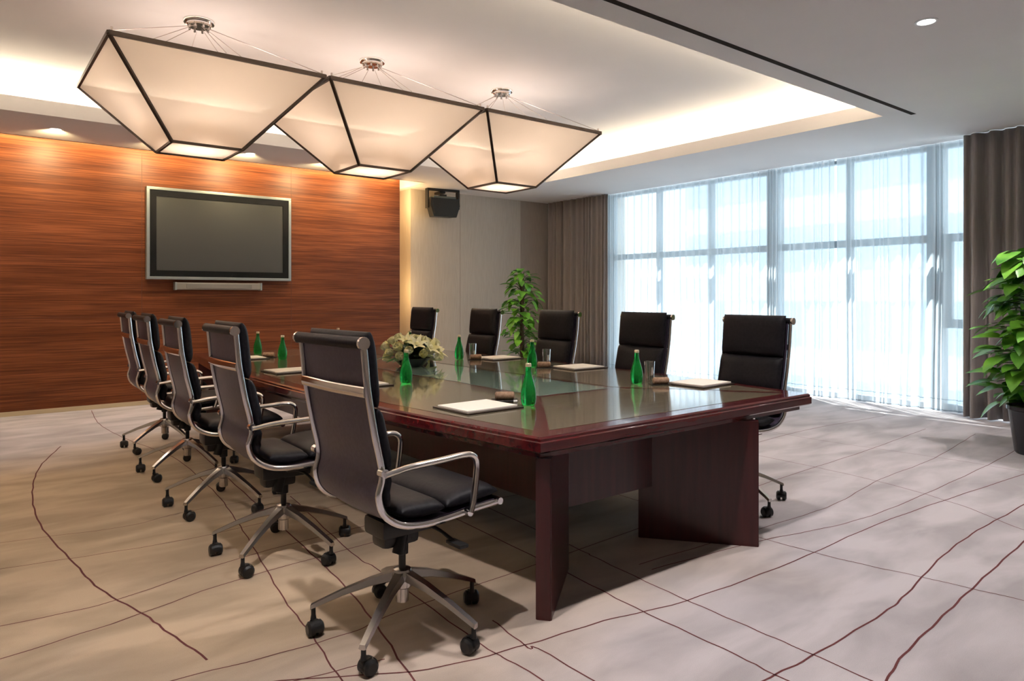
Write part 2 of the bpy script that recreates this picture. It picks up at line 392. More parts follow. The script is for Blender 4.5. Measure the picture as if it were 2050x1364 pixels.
def curtain(name, label, y0, y1, x, period, amp, m, z0=.015, z1=HC - .005, seed=0, step=.010, flare=.3, group=None, thick=0):
    rnd = random.Random(seed); q = BM(); n = int((y1 - y0) / step); rows = 9; ph = [0.0]
    # irregular fold spacing
    k = [rnd.choice((.45, .6, .8, 1.0, 1.5, 1.9)) * rnd.uniform(.85, 1.15) for _ in range(int((y1 - y0) / period) + 3)]
    am = [rnd.uniform(.35, 1.35) for _ in k]
    cum = 0; edges = []
    for kk in k: edges.append(cum); cum += kk * period
    sc = (y1 - y0) / cum
    edges = [e * sc for e in edges] + [y1 - y0]
    def shape(u):
        for j in range(len(edges) - 1):
            if edges[j] <= u <= edges[j + 1] + 1e-6:
                t = (u - edges[j]) / (edges[j + 1] - edges[j]); s_ = sin(2 * pi * t)
                return am[j % len(am)] * (s_ * (1 - .18 * s_ * s_)), t
        return 0, 0
    w1, w2 = rnd.uniform(0, 6), rnd.uniform(0, 6)
    grid = []
    for r in range(rows):
        v = r / (rows - 1); row = []
        for c in range(n + 1):
            u = c / n * (y1 - y0)
            du = (1 - v) * .03 * flare * sin(u * 3.1 + w1 + v * 4) * 3
            s_, t = shape(min(max(u + du * sin(pi * c / n), 0), y1 - y0 - 1e-5))
            a = amp * (.55 + .45 * (1 - v)) * (1 + flare * (1 - v) * .4)
            row.append(q.verts.new((x + s_ * a + .012 * sin(u * 2.3 + w2) * (1 - v), y0 + u, z0 + v * (z1 - z0))))
        grid.append(row)
    for r in range(rows - 1):
        for c in range(n): q.faces.new((grid[r][c], grid[r][c + 1], grid[r + 1][c + 1], grid[r + 1][c]))
    root = obj(name, q, m, smooth='all')
    tag(root, label, 'curtain', group)
    if name == 'sheer_curtain':
        h = BM(); a0 = None
        for c in range(0, n, 1):
            for (zz, hh) in ((.012, .012), (.135, .006)):
                v = zz / (z1 - z0)
                p = [grid[0][c].co if False else None]
        # hem band: a narrow doubled strip following the bottom edge
        me = root.data; cols = n + 1
        for (zz, hh) in ((.004, .014), (.13, .006)):
            pr = None
            for c in range(cols):
                co = me.vertices[c].co; co2 = me.vertices[cols + c].co; t = (zz) / ((z1 - z0) / (rows - 1))
                b = co.lerp(co2, t); a = h.verts.new((b.x - .002, b.y, b.z)); d = h.verts.new((b.x - .002, b.y, b.z + hh))
                if pr: h.faces.new((pr[0], a, d, pr[1]))
                pr = (a, d)
        obj('hem', h, M['hem'], root)
    else:
        sl = root.modifiers.new('t', 'SOLIDIFY'); sl.thickness = .003
    return root

curtain('drape', 'taupe floor-length drape hanging in the far corner by the beige wall', 8.34, 9.86, 8.64, .125, .060, M['drape'], seed=3, group='taupe drapes')
curtain('drape', 'dark taupe floor-length drape at the right edge behind the large plant', 1.55, 2.92, 8.54, .15, .075, M['drape'], seed=5, group='taupe drapes')
curtain('sheer_curtain', 'white sheer curtain next to the far corner drape, behind the middle chairs', 5.53, 8.45, 8.74, .105, .026, M['sheer'], seed=11, group='sheer curtains')
curtain('sheer_curtain', 'white sheer curtain in the middle of the window, behind the nearest right-hand chair', 4.44, 5.51, 8.72, .10, .030, M['sheer'], seed=12, group='sheer curtains')
curtain('sheer_curtain', 'white sheer curtain nearest the dark drape and large plant', 2.75, 4.42, 8.74, .11, .030, M['sheer'], seed=13, group='sheer curtains')

# outdoors, seen faintly through the sheers
bld = thing('neighbouring_building', 'pale office building seen faintly through the sheer curtains', 'building', (34, 16, -12))
q = BM(); box(q, -5, 5, -7, 7, 0, 34); obj('facade', q, M['facade'], bld)
for zz in range(10):
    q = BM(); box(q, -5.06, -4.98, -6.3, 6.3, 1.2 + zz * 3.3, 3.2 + zz * 3.3); obj('ribbon_window', q, M['fwin'], bld)

# ------------------------------------------------------------------ ceiling downlights
def downlight(x, y, label, power, wash=0, col=(1, .86, .72)):
    t = thing('downlight', label, 'ceiling light', (x, y, HC), 0, 'round recessed downlights')
    q = BM(); lathe(q, [(.052, -.006), (.066, -.004), (.066, .0), (.052, .0)], 28, close=True); obj('trim_ring', q, M['white'], t, smooth=True)
    q = BM(); lathe(q, [(.001, -.003), (.05, -.003), (.05, .0), (.001, .0)], 28); obj('lens', q, M['spotlens'], t)
    s = lamp('SPOT', 'downlight_lamp', (0, 0, -.02), power, col, t, spot_size=R(120), spot_blend=.9, shadow_soft_size=.035)
    if wash:
        s = lamp('SPOT', 'wall_wash_lamp', (0, 0, -.02), wash, (1, .79, .42), t, spot_size=R(110), spot_blend=1.0, shadow_soft_size=.05)
        s.rotation_euler = Vector((0, .72, -.22)).to_track_quat('-Z', 'Y').to_euler()
    return t
for x, lab in ((-.22, 'small round downlight in the soffit just beyond the left edge of the picture'),
               (.78, 'small round downlight in the soffit left of the nearest lantern'),
               (1.78, 'small round downlight in the soffit directly behind the nearest lantern'),
               (2.78, 'small round downlight in the soffit between the two left lanterns'),
               (3.78, 'small round downlight in the soffit behind the middle lantern'),
               (4.72, 'small round downlight in the soffit nearest the end of the timber wall')):
    downlight(x, 8.68, lab, 34, wash=70)
for x, lab in ((.75, 'round downlight in the near ceiling above the camera'), (2.78, 'round downlight in the near ceiling above the table end'),
               (4.82, 'round downlight in the open grey ceiling at the upper right'), (6.93, 'round downlight cut by the right edge of the picture')):
    downlight(x, 1.86, lab, 145 if x < 1 else 105, col=(1, .92, .90))

# ------------------------------------------------------------------ pendant lanterns
def lantern(cx, label):
    cy, zt, zb, a, b = 5.77, 2.98, 2.44, .722, .25
    t = thing('pendant_lantern', label, 'pendant light', (cx, cy, zb), 0, 'faceted fabric pendant lanterns')
    H = zt - zb
    T = [Vector((sx * a, sy * (a + .005), H)) for sx, sy in ((-1, -1), (1, -1), (1, 1), (-1, 1))]
    B = [Vector((sx * b, sy * b, 0)) for sx, sy in ((-1, -1), (1, -1), (1, 1), (-1, 1))]
    q = BM()
    for i in range(4):
        j = (i + 1) % 4
        bar(q, T[i], T[j], .018, .03); bar(q, B[i], B[j], .016, .02)
        o = Vector((T[i].x, T[i].y, 0)).normalized() * 0
        bar(q, T[i] + o, B[i] + o, .022, .022, up=(T[i].x, T[i].y, 0))
    obj('frame', q, M['bronze'], t)
    for i in range(4):
        j = (i + 1) % 4; q = BM()
        ins = .006; ctr = (T[i] + T[j] + B[i] + B[j]) / 4; nn = (T[j] - T[i]).cross(B[i] - T[i]).normalized()
        pts = [T[i], T[j], B[j], B[i]]
        vv = [q.verts.new(p + (ctr - p) * .01) for p in pts]; q.faces.new(vv)
        obj('fabric_panel', q, M['shade'], t)
    q = BM(); q.faces.new([q.verts.new(p * .97 + Vector((0, 0, .003))) for p in B]); obj('bottom_panel', q, M['shade'], t)
    q = BM(); lathe(q, [(.19, .10), (.19, .27), (.188, .27), (.188, .10)], 28, close=True); obj('inner_drum', q, M['drum'], t, smooth=True)
    for k in range(3):
        q = BM(); bmesh.ops.create_uvsphere(q, u_segments=12, v_segments=8, radius=.028, matrix=Matrix.Translation((.08 * cos(k * 2.1), .08 * sin(k * 2.1), .20)))
        bb = obj('bulb', q, M['bulb'], t, smooth=True)
    lamp('POINT', 'lantern_lamp', (0, 0, .33), 9.5, (1, .85, .76), t, shadow_soft_size=.12)
    q = BM(); hh = HR - zb
    lathe(q, [(.001, hh - .045), (.085, hh - .045), (.095, hh - .035), (.095, hh - .02), (.11, hh - .02), (.115, hh - .012), (.115, hh), (.001, hh)], 30)
    cp = obj('canopy', q, M['chrome'], t, smooth=True)
    for k in range(8):
        q = BM(); an = k * pi / 4 + .2; lathe(q, [(.009, hh - .068), (.009, hh - .04)], 8, .072 * cos(an), .072 * sin(an)); obj('cable_grip', q, M['alu'], cp)
    for k, p in enumerate([(-.96, -.96), (.96, -.96), (.96, .96), (-.96, .96), (0, -.98), (0, .98), (.98, 0), (-.98, 0)]):
        q = BM(); an = math.atan2(p[1], p[0])
        tube(q, [(.07 * cos(an), .07 * sin(an), hh - .06), (p[0] * a, p[1] * a, H + .03)], .0028, 5); obj('cable', q, M['cable'], t)
    for p in T: q = BM(); lathe(q, [(.008, .012), (.008, .045)], 8, p.x * .97, p.y * .97, H); obj('corner_ferrule', q, M['cable'], t)
    return t
lantern(1.455, 'nearest and largest-looking faceted cream fabric lantern over the table, leftmost of three')
lantern(2.935, 'middle one of three faceted cream fabric lanterns in a row')
lantern(4.415, 'farthest faceted cream fabric lantern, rightmost of the three')

# ------------------------------------------------------------------ wall display, sound bar, loudspeaker
tv = thing('television', 'large flat wall-mounted television in a silver frame on the timber wall', 'television', (2.64, Y1, 1.52))
W2, H2 = .885, 1.12
q = BM()
fw = .035
for (a, b, c, d) in ((-W2, W2, 0, fw), (-W2, W2, H2 - fw, H2), (-W2, -W2 + fw, fw, H2 - fw), (W2 - fw, W2, fw, H2 - fw)):
    box(q, a, b, -.09, -.01, c, d, bev=.004)
obj('frame', q, M['silver'], tv)
q = BM(); f2 = .11
for (a, b, c, d) in ((-W2 + fw, W2 - fw, fw, f2), (-W2 + fw, W2 - fw, H2 - f2, H2 - fw), (-W2 + fw, -W2 + f2, f2, H2 - f2), (W2 - f2, W2 - fw, f2, H2 - f2)):
    box(q, a, b, -.08, -.02, c, d)
obj('bezel', q, M['bezel'], tv)
q = BM(); box(q, -W2 + f2, W2 - f2, -.072, -.03, f2, H2 - f2); obj('screen', q, M['screen'], tv)
q = BM(); box(q, -.6, .6, -.03, 0, .2, .9); obj('wall_bracket', q, M['plastic'], tv)
sb = thing('sound_bar', 'slim champagne-coloured sound bar mounted under the television', 'speaker', (2.60, Y1, 1.395))
q = BM(); box(q, -.52, .52, -.09, 0, 0, .09, bev=.012); obj('housing', q, M['sbar'], sb)
q = BM(); box(q, -.40, .40, -.094, -.088, .018, .072, bev=.002); obj('speaker_grille', q, mat('grey mesh', (.20, .185, .16), .6), sb)
for sx in (-1, 1):
    q = BM(); box(q, sx * .52 - .012, sx * .52 + .012, -.096, 0, -.004, .094, bev=.004); obj('end_cap', q, M['silver'], sb)

sp = thing('loudspeaker', 'black wall loudspeaker in a bracket high on the beige wall', 'speaker', (6.18, 9.69, 2.60), R(-8))
q = BM()
prof = [(-.25, .30), (.25, .30), (.26, .18), (.20, .0), (-.20, .0), (-.26, .18)]
fr = [q.verts.new((x, -.14, z)) for x, z in prof]; bk = [q.verts.new((x * .86, .10, z * .95 + .01)) for x, z in prof]
q.faces.new(fr); q.faces.new(bk[::-1])
for i in range(6): q.faces.new((fr[i], bk[i], bk[(i + 1) % 6], fr[(i + 1) % 6]))
obj('cabinet', q, M['plastic'], sp)
q = BM(); pr2 = [(x * .88, z * .86 + .02) for x, z in prof]
a_ = [q.verts.new((x, -.142, z)) for x, z in pr2]; b_ = [q.verts.new((x, -.152, z)) for x, z in pr2]
q.faces.new(b_); q.faces.new(a_[::-1])
for i in range(6): q.faces.new((a_[i], b_[i], b_[(i + 1) % 6], a_[(i + 1) % 6]))
obj('grille', q, M['grille'], sp)
q = BM()
for sx in (-1, 1): box(q, sx * .272 - .012, sx * .272 + .012, -.08, .02, .14, .46)
box(q, -.284, .284, -.08, .02, .43, .46); box(q, -.06, .06, -.06, .0, .345, .375); box(q, -.05, .05, -.03, .19, .395, .43)
obj('bracket', q, M['plastic'], sp)
q = BM(); box(q, -.2, .2, -.13, .08, .30, .335, bev=.01); obj('top_handle', q, mat('grey plastic', (.10, .12, .11), .4), sp)

# ------------------------------------------------------------------ conference table
TC, TY0, TY1 = 2.83, 2.10, 7.35
TM, TH = (TY0 + TY1) / 2, (TY1 - TY0) / 2
def hw(y): return 1.03 + .20 * (1 - ((y - TM) / TH) ** 2)
def outline(off, n=22):
    ys = [TY0 + off + (TY1 - TY0 - 2 * off) * i / n for i in range(n + 1)]
    return [(TC - hw(y) + off, y) for y in ys][::-1] + [(TC + hw(y) - off, y) for y in ys]
table = thing('conference_table', 'long dark mahogany conference table with boat-shaped top on V-shaped panel legs', 'table', (TC, TM, 0))
def tbl(name, q, m, smooth=False):
    o = obj(name, q, m, None, smooth)
    o.parent = table; o.matrix_parent_inverse = Matrix.Translation((-TC, -TM, 0)); return o
q = BM(); rings = []
for off, z in ((.05, .655), (.05, .682), (.012, .684), (.0, .692), (.0, .728), (.006, .732), (.006, .742), (.014, .750)):
    rings.append([q.verts.new((x, y, z)) for x, y in outline(off)])
n_ = len(rings[0])
for i in range(len(rings) - 1):
    for k in range(n_): q.faces.new((rings[i][k], rings[i][(k + 1) % n_], rings[i + 1][(k + 1) % n_], rings[i + 1][k]))
q.faces.new(rings[0][::-1]); q.faces.new(rings[-1])
tbl('table_top', q, M['mahog'])
GXa, GXb, GYa, GYb = 2.56, 3.12, 3.00, 6.45
def inl(poly):
    q = BM(); prism(q, poly, .7495, .7512); tbl('inlay_panel', q, M['inlay'])
rim, bw = .10, .05
g = .05
inl([(TC - hw(TY0 + rim) + rim + bw, TY0 + rim), (TC + hw(TY0 + rim) - rim - bw, TY0 + rim), (GXb + g - .02, GYa - g), (GXa - g + .02, GYa - g)])
inl([(TC + hw(TY1 - rim) - rim - bw, TY1 - rim), (TC - hw(TY1 - rim) + rim + bw, TY1 - rim), (GXa - g + .02, GYb + g), (GXb + g - .02, GYb + g)])
for s_ in (-1, 1):
    ya, yb = TY0 + rim + bw * .8, TY1 - rim - bw * .8
    pts = [(TC + s_ * (hw(ya + (yb - ya) * i / 16) - rim), ya + (yb - ya) * i / 16) for i in range(17)]
    gx = GXa - g if s_ < 0 else GXb + g
    inl(pts + [(gx, GYb - .02), (gx, GYa + .02)])
q = BM(); prism(q, [(GXa, GYa), (GXb, GYa), (GXb, GYb), (GXa, GYb)], .7495, .7512); tbl('glass_panel', q, M['tglass'])
def leg(a, b, th=.065):
    q = BM(); a = Vector((*a, 0)); b = Vector((*b, 0)); d = (b - a).normalized(); nn = Vector((-d.y, d.x, 0)) * th / 2
    prism(q, [tuple((a + nn).xy), tuple((b + nn).xy), tuple((b - nn).xy), tuple((a - nn).xy)], 0, .656)
    bmesh.ops.bevel(q, geom=[e for e in q.edges if abs(e.verts[0].co.z - e.verts[1].co.z) > .3], offset=.004, segments=2, affect='EDGES')
    tbl('leg', q, M['mahogx'])
LA, LB = ((1.85, 2.14), (2.28, 2.50)), ((3.30, 2.09), (2.92, 2.58))
leg(*LA); leg(*LB)
leg((LA[0][0], TY1 + TY0 - LA[0][1]), (LA[1][0], TY1 + TY0 - LA[1][1])); leg((LB[0][0], TY1 + TY0 - LB[0][1]), (LB[1][0], TY1 + TY0 - LB[1][1]))
q = BM(); ax0, ax1, ay0, ay1 = 2.262, 2.935, 2.50, TY0 + TY1 - 2.50
box(q, ax0, ax1, ay0 + .0, ay0 + .03, .285, .656); tbl('end_apron', q, M['mahogx'])
q = BM(); box(q, ax0, ax1, ay1 - .03, ay1, .285, .656); tbl('end_apron', q, M['mahogx'])
q = BM(); box(q, ax0, ax0 + .03, ay0 + .03, ay1 - .03, .285, .656); tbl('side_apron', q, M['mahogx'])
q = BM(); box(q, ax1 - .03, ax1, ay0 + .03, ay1 - .03, .285, .656); tbl('side_apron', q, M['mahogx'])

# ------------------------------------------------------------------ office chairs
PROF = crom([(-.305, 0, 1.150), (-.297, 0, 1.07), (-.288, 0, .985), (-.262, 0, .84), (-.232, 0, .70), (-.246, 0, .62), (-.222, 0, .552), (-.155, 0, .505),
             (-.06, 0, .487), (.06, 0, .490), (.18, 0, .500), (.29, 0, .505)], 6)
SL = [0]
for i in range(1, len(PROF)): SL.append(SL[-1] + (PROF[i] - PROF[i - 1]).length)
def prof_at(s):
    if s <= 0: d = (PROF[1] - PROF[0]).normalized(); return PROF[0] + d * s, d
    for i in range(1, len(SL)):
        if s <= SL[i] or i == len(SL) - 1:
            t = (s - SL[i - 1]) / (SL[i] - SL[i - 1]); d = (PROF[i] - PROF[i - 1]).normalized()
            j = min(i + 1, len(PROF) - 1); k = max(i - 2, 0); dd = (PROF[j] - PROF[k]).normalized()
            return PROF[i - 1].lerp(PROF[i], t), dd
def pad(bm, s0, s1, width, thick, off, nu=12, nv=14, back=.35):
    def P(u, v, side):
        s = s0 + (s1 - s0) * u; p, d = prof_at(s); nrm = Vector((-d.z, 0, d.x))
        e = max(0, 1 - abs(2 * u - 1) ** 4.5) ** .5 * max(0, 1 - abs(2 * v - 1) ** 9) ** .5
        t = thick * e * (.62 if side > 0 else -.38)
        return p + nrm * (off + t) + Vector((0, (v - .5) * width, 0))
    sides = []
    for side in (1, -1):
        g_ = [[None] * (nv + 1) for _ in range(nu + 1)]
        for i in range(nu + 1):
            for j in range(nv + 1):
                u = .5 - .5 * cos(pi * i / nu); v = .5 - .5 * cos(pi * j / nv)
                edge = i in (0, nu) or j in (0, nv)
                if side == -1 and edge: g_[i][j] = sides[0][i][j]
                else: g_[i][j] = bm.verts.new(P(u, v, side))
        sides.append(g_)
        for i in range(nu):
            for j in range(nv): bm.faces.new((g_[i][j], g_[i + 1][j], g_[i + 1][j + 1], g_[i][j + 1]))
def make_chair(label, group):
    t = thing('office_chair', label, 'chair', (0, 0, 0), 0, group)
    total = SL[-1]; bend = .60; hwid = .240
    # sling
    q = BM(); rows = []
    for side in (0, 1):
        g_ = []
        for i in range(41):
            s = .01 + (total - .02) * i / 40; p, d = prof_at(s); nrm = Vector((-d.z, 0, d.x))
            g_.append([q.verts.new(p + nrm * (.002 + .007 * side + (-.012 * (1 - (2 * j / 8 - 1) ** 2) if True else 0)) + Vector((0, (j / 8 - .5) * 2 * (hwid - .012), 0))) for j in range(9)])
        rows.append(g_)
        for i in range(40):
            for j in range(8): q.faces.new((g_[i][j], g_[i + 1][j], g_[i + 1][j + 1], g_[i][j + 1]))
    for i in range(40):
        q.faces.new((rows[0][i][0], rows[0][i + 1][0], rows[1][i + 1][0], rows[1][i][0])); q.faces.new((rows[0][i][8], rows[0][i + 1][8], rows[1][i + 1][8], rows[1][i][8]))
    obj('back_shell', q, M['sling'], t, smooth=True)
    for a, b in ((-.035, .232), (.238, .46), (.466, .61)):
        q = BM(); pad(q, a, b, .455, .062, .036); obj('backrest_cushion', q, M['leather'], t, smooth='all')
    for a, b in ((.69, .90), (.905, total + .012)):
        q = BM(); pad(q, a, b, .455, .062, .036); obj('seat_cushion', q, M['leather'], t, smooth='all')
    for sy in (-1, 1):
        q = BM(); tube(q, [p + Vector((0, sy * hwid, 0)) for p in PROF], .0125, 10, flat=.8); rail = obj('side_rail', q, M['chrome'], t, smooth=True)
        q = BM(); tube(q, [(-.238, sy * hwid, .705), (-.238, sy * (hwid + .03), .705)], .016, 10)
        obj('arm_bolt', q, M['chrome'], rail, smooth=True); q = BM(); tube(q, [(.13, sy * hwid, .498), (.13, sy * (hwid + .03), .498)], .014, 10); obj('arm_bolt', q, M['chrome'], rail, smooth=True)
        q = BM(); y = sy * (hwid + .028)
        ap = crom([(-.238, y, .700), (-.20, y, .704), (-.13, y, .712), (0, y, .716), (.10, y, .720), (.14, y, .712), (.160, y, .685), (.156, y, .62), (.143, y, .54), (.13, y, .500)], 5)
        tube(q, ap, .0115, 10, flat=1.25); obj('armrest', q, M['chrome'], t, smooth=True)
    q = BM(); tube(q, [(-.312, -hwid - .006, 1.152), (-.312, hwid + .006, 1.152)], .021, 14); obj('top_roll', q, M['leather'], t, smooth=True)
    for sy in (-1, 1): q = BM(); tube(q, [(-.312, sy * (hwid + .006), 1.152), (-.312, sy * (hwid + .018), 1.152)], .0225, 14); obj('roll_end', q, M['chrome'], t, smooth=True)
    q = BM(); tube(q, [(-.300 - .012 * cos(pi * v / 8), hwid * v / 4, .985) for v in range(-4, 5)], .019, 12, flat=.35, ref=(1, 0, 0)); obj('crossbar', q, M['chrome'], t, smooth=True)
    q = BM(); tube(q, [(.292, -hwid - .012, .507), (.292, hwid + .012, .507)], .014, 10); obj('front_bar', q, M['chrome'], t, smooth=True)
    # mechanism
    q = BM(); box(q, -.13, .12, -.075, .075, .395, .468, bev=.018); box(q, -.05, .07, -.20, .20, .455, .480, bev=.006); box(q, -.11, .05, -.05, .05, .35, .42, bev=.02)
    me_ = obj('tilt_mechanism', q, M['plastic'], t, smooth=True)
    q = BM(); tube(q, crom([(.03, -.05, .43), (.06, -.14, .425), (.07, -.24, .40)], 4), .007, 8); box(q, .05, .09, -.31, -.22, .388, .402, bev=.004); obj('lever', q, M['plastic'], me_, smooth=True)
    q = BM(); tube(q, [(-.03, -.05, .40), (-.05, -.055, .33)], [.022, .026], 12); obj('tension_knob', q, M['plastic'], me_, smooth=True)
    q = BM(); lathe(q, [(.014, .20), (.014, .30), (.024, .305), (.024, .38)], 16); obj('gas_lift', q, M['plastic'], t, smooth=True)
    q = BM(); lathe(q, [(.020, .115), (.026, .12), (.026, .17), (.042, .18), (.044, .225), (.034, .245), (.016, .25)], 20)
    bend = []
    for k in range(5):
        an = k * 2 * pi / 5
        sec = [(.02, .222, .026, .020), (.125, .196, .020, .015), (.23, .158, .017, .012), (.322, .118, .015, .010), (.352, .104, .014, .009)]
        rr = []
        for (rad, z, w_, h_) in sec:
            c_ = Vector((rad, 0, z)); ring = [(-w_, -h_ * .6), (-w_ * .7, h_), (w_ * .7, h_), (w_, -h_ * .6), (w_ * .5, -h_), (-w_ * .5, -h_)]
            rr.append([q.verts.new(Matrix.Rotation(an, 3, 'Z') @ Vector((c_.x, y_, c_.z + z_))) for y_, z_ in ring])
        for i in range(len(rr) - 1):
            for j in range(6): q.faces.new((rr[i][j], rr[i][(j + 1) % 6], rr[i + 1][(j + 1) % 6], rr[i + 1][j]))
        q.faces.new(rr[0][::-1]); q.faces.new(rr[-1])
    base = obj('star_base', q, M['alu'], t, smooth=True)
    for k in range(5):
        an = k * 2 * pi / 5; q = BM(); m4 = Matrix.Translation((.342 * cos(an), .342 * sin(an), 0)) @ Matrix.Rotation(an + 1.1 + k * .5, 4, 'Z')
        q2 = BM()
        for sy in (-1, 1):
            bmesh.ops.create_cone(q2, cap_ends=True, segments=20, radius1=.029, radius2=.029, depth=.018, matrix=Matrix.Translation((.018, sy * .014, .029)) @ Matrix.Rotation(pi / 2, 4, 'X'))
            bmesh.ops.create_cone(q2, cap_ends=True, segments=20, radius1=.029 if sy < 0 else .02, radius2=.02 if sy < 0 else .029, depth=.008, matrix=Matrix.Translation((.018, sy * .027, .029)) @ Matrix.Rotation(pi / 2, 4, 'X'))
        # hood over the wheels
        hp = [(.018 + .033 * cos(R(x_)), .029 + .033 * sin(R(x_))) for x_ in range(-10, 191, 20)]
        for sg in range(len(hp) - 1):
            (xa, za), (xb, zb_) = hp[sg], hp[sg + 1]
            vv = [q2.verts.new((xa, -.012, za)), q2.verts.new((xa, .012, za)), q2.verts.new((xb, .012, zb_)), q2.verts.new((xb, -.012, zb_))]; q2.faces.new(vv)
        lathe(q2, [(.012, .058), (.009, .075), (.009, .105)], 10)
        bmesh.ops.transform(q2, matrix=m4, verts=q2.verts[:])
        q.free(); obj('caster', q2, M['plastic'], base, smooth=True)
    return t
LCH = [(1.36, 2.42, R(3), R(2), 'high-back black leather chair with chrome frame, nearest to the camera'),
       (1.30, 3.54, R(-1), R(2), 'black leather chair seen from behind, directly beyond the nearest chair'),
       (1.30, 4.58, R(-2), R(-4), 'black leather chair seen from behind, middle one of the left side row'),
       (1.34, 5.64, R(-2), R(0), 'black leather chair seen from behind, second from the timber wall in the left side row'),
       (1.40, 6.68, R(-2), R(3), 'black leather chair closest to the timber wall in the left side row')]
RCH = [(3.85, 2.64, R(180), 'black padded chair at the near right corner of the table, before the sheers'),
       (3.93, 3.66, R(181), 'black padded chair facing forward before the sheers, second from the near right corner'),
       (3.96, 4.71, R(180), 'black padded chair in front of the taupe drape, right of the smaller plant'),
       (3.96, 5.83, R(179), 'black padded chair before the beige wall, left of the smaller plant'),
       (3.92, 6.98, R(180), 'black padded chair behind the white flowers, nearest the edge of the timber wall')]
chair0 = make_chair(LCH[0][4], 'chairs along the near left side of the table')
chair0.location = (LCH[0][0], LCH[0][1], 0); chair0.rotation_euler = (0, 0, LCH[0][2])
for i, (x, y, rz, br, lab) in enumerate(LCH[1:]):
    dup(chair0, (x, y, 0), rz, lab, 'chairs along the near left side of the table')
for x, y, rz, lab in RCH:
    ch = dup(chair0, (x, y, 0), rz, lab, 'chairs along the window side of the table')
    for p in [o for o in scn.objects if o.parent == ch]:      # arms set lower so the chair tucks under the top
        if p.name.startswith('armrest'): p.scale.z = .6; p.location.z = .2
        for k in [o for o in scn.objects if o.parent == p and o.name.startswith('arm_bolt')]:
            if k.data.vertices[0].co.z > .6: k.location.z = -.085
for o in list(scn.objects):     # swivel each star base a little differently from its seat
    if o.name.startswith('star_base') and o.parent:
        lx, ly = o.parent.location.x, o.parent.location.y
        tgt = {2.64: R(-33) - R(180), 3.66: R(40)}.get(round(ly, 2), R(2) - o.parent.rotation_euler.z if lx < 2 else R(30))
        o.rotation_euler = (0, 0, tgt)

# ------------------------------------------------------------------ things on the table
ZT = .7512
def make_bottle(label):
    t = thing('water_bottle', label, 'bottle', (0, 0, 0), 0, 'green glass water bottles')
    pr_ = [(.001, .0), (.031, .0), (.037, .006), (.040, .03), (.040, .06), (.037, .085), (.030, .113), (.0215, .14), (.0155, .165), (.0135, .192), (.0145, .194), (.0145, .200), (.012, .203)]
    q = BM(); lathe(q, pr_, 24); obj('bottle_body', q, M['bottle'], t, smooth=True)
    q = BM(); lathe(q, [(.0152, .197), (.0155, .203), (.0148, .212), (.013, .215)], 18); obj('cap', q, M['cap'], t, smooth=True)
    return t
def make_glass(label):
    t = thing('water_glass', label, 'glass', (0, 0, 0), 0, 'clear water glasses')
    q = BM(); lathe(q, [(.029, .012), (.0345, .13), (.033, .13), (.0275, .012)], 28, close=True); obj('glass_body', q, M['glass'], t, smooth=True)
    q = BM(); lathe(q, [(.001, 0), (.028, 0), (.0295, .012), (.001, .012)], 28); obj('glass_base', q, M['glassrim'], t, smooth=True)
    q = BM(); lathe(q, [(.0348, .129), (.0348, .132), (.0328, .132), (.0328, .129)], 28, close=True); obj('glass_rim', q, M['glassrim'], t, smooth=True)
    return t
def make_pad(label):
    t = thing('notepad', label, 'notepad', (0, 0, 0), 0, 'cream notepads in dark folders')
    q = BM(); box(q, -.175, .175, -.15, .15, 0, .008, bev=.003); obj('folder', q, M['folder'], t)
    q = BM(); box(q, -.16, .15, -.125, .125, .008, .016, bev=.001); obj('paper', q, M['paper'], t)
    return t
def make_towel(label):
    t = thing('rolled_towel', label, 'towel', (0, 0, 0), 0, 'rolled hand towels')
    q = BM(); box(q, -.035, .035, -.07, .07, 0, .006, bev=.002); obj('tray', q, M['tray'], t)
    q = BM(); rr = tube(q, [(0, -.052, .026), (0, -.046, .026), (0, .046, .026), (0, .052, .026)], [.014, .021, .021, .014], 18); obj('towel_roll', q, M['towel'], t, smooth=True)
    return t
def place(maker, items):
    first = None
    for x, y, rz, lab in items:
        if first is None: first = maker(lab); first.location = (x, y, ZT); first.rotation_euler = (0, 0, rz)
        else: dup(first, (x, y, ZT), rz, lab)
place(make_bottle, [
 (2.30, 2.78, 0, 'green glass water bottle nearest the camera, beside the largest notepad'),
 (2.26, 3.97, 0, 'green water bottle in front of the white flower arrangement'),
 (2.25, 6.15, 0, 'green water bottle left of the nearest chair back, the more right of two'),
 (2.29, 6.93, 0, 'green water bottle farthest left, just beside the second chair back'),
 (3.42, 3.04, 0, 'green water bottle nearest the window side, before the second right chair'),
 (3.58, 4.28, 0, 'green water bottle standing behind the nearest bottle, by the tall glass'),
 (3.50, 5.20, 0, 'green water bottle right of the white flowers, before a black chair'),
 (3.56, 6.18, 0, 'green water bottle peeking out from behind the white flowers'),
 (3.25, 7.20, 0, 'green water bottle whose pale cap shows above the nearest chair back')])
place(make_glass, [
 (3.58, 3.07, 0, 'tall clear glass right of the bottle nearest the window side'),
 (3.74, 4.29, 0, 'tall clear glass before the chair in front of the taupe drape'),
 (3.66, 5.22, 0, 'tall clear glass right of the white flowers beside a green bottle'),
 (2.42, 2.93, 0, 'clear glass partly behind the bottle nearest the camera')])
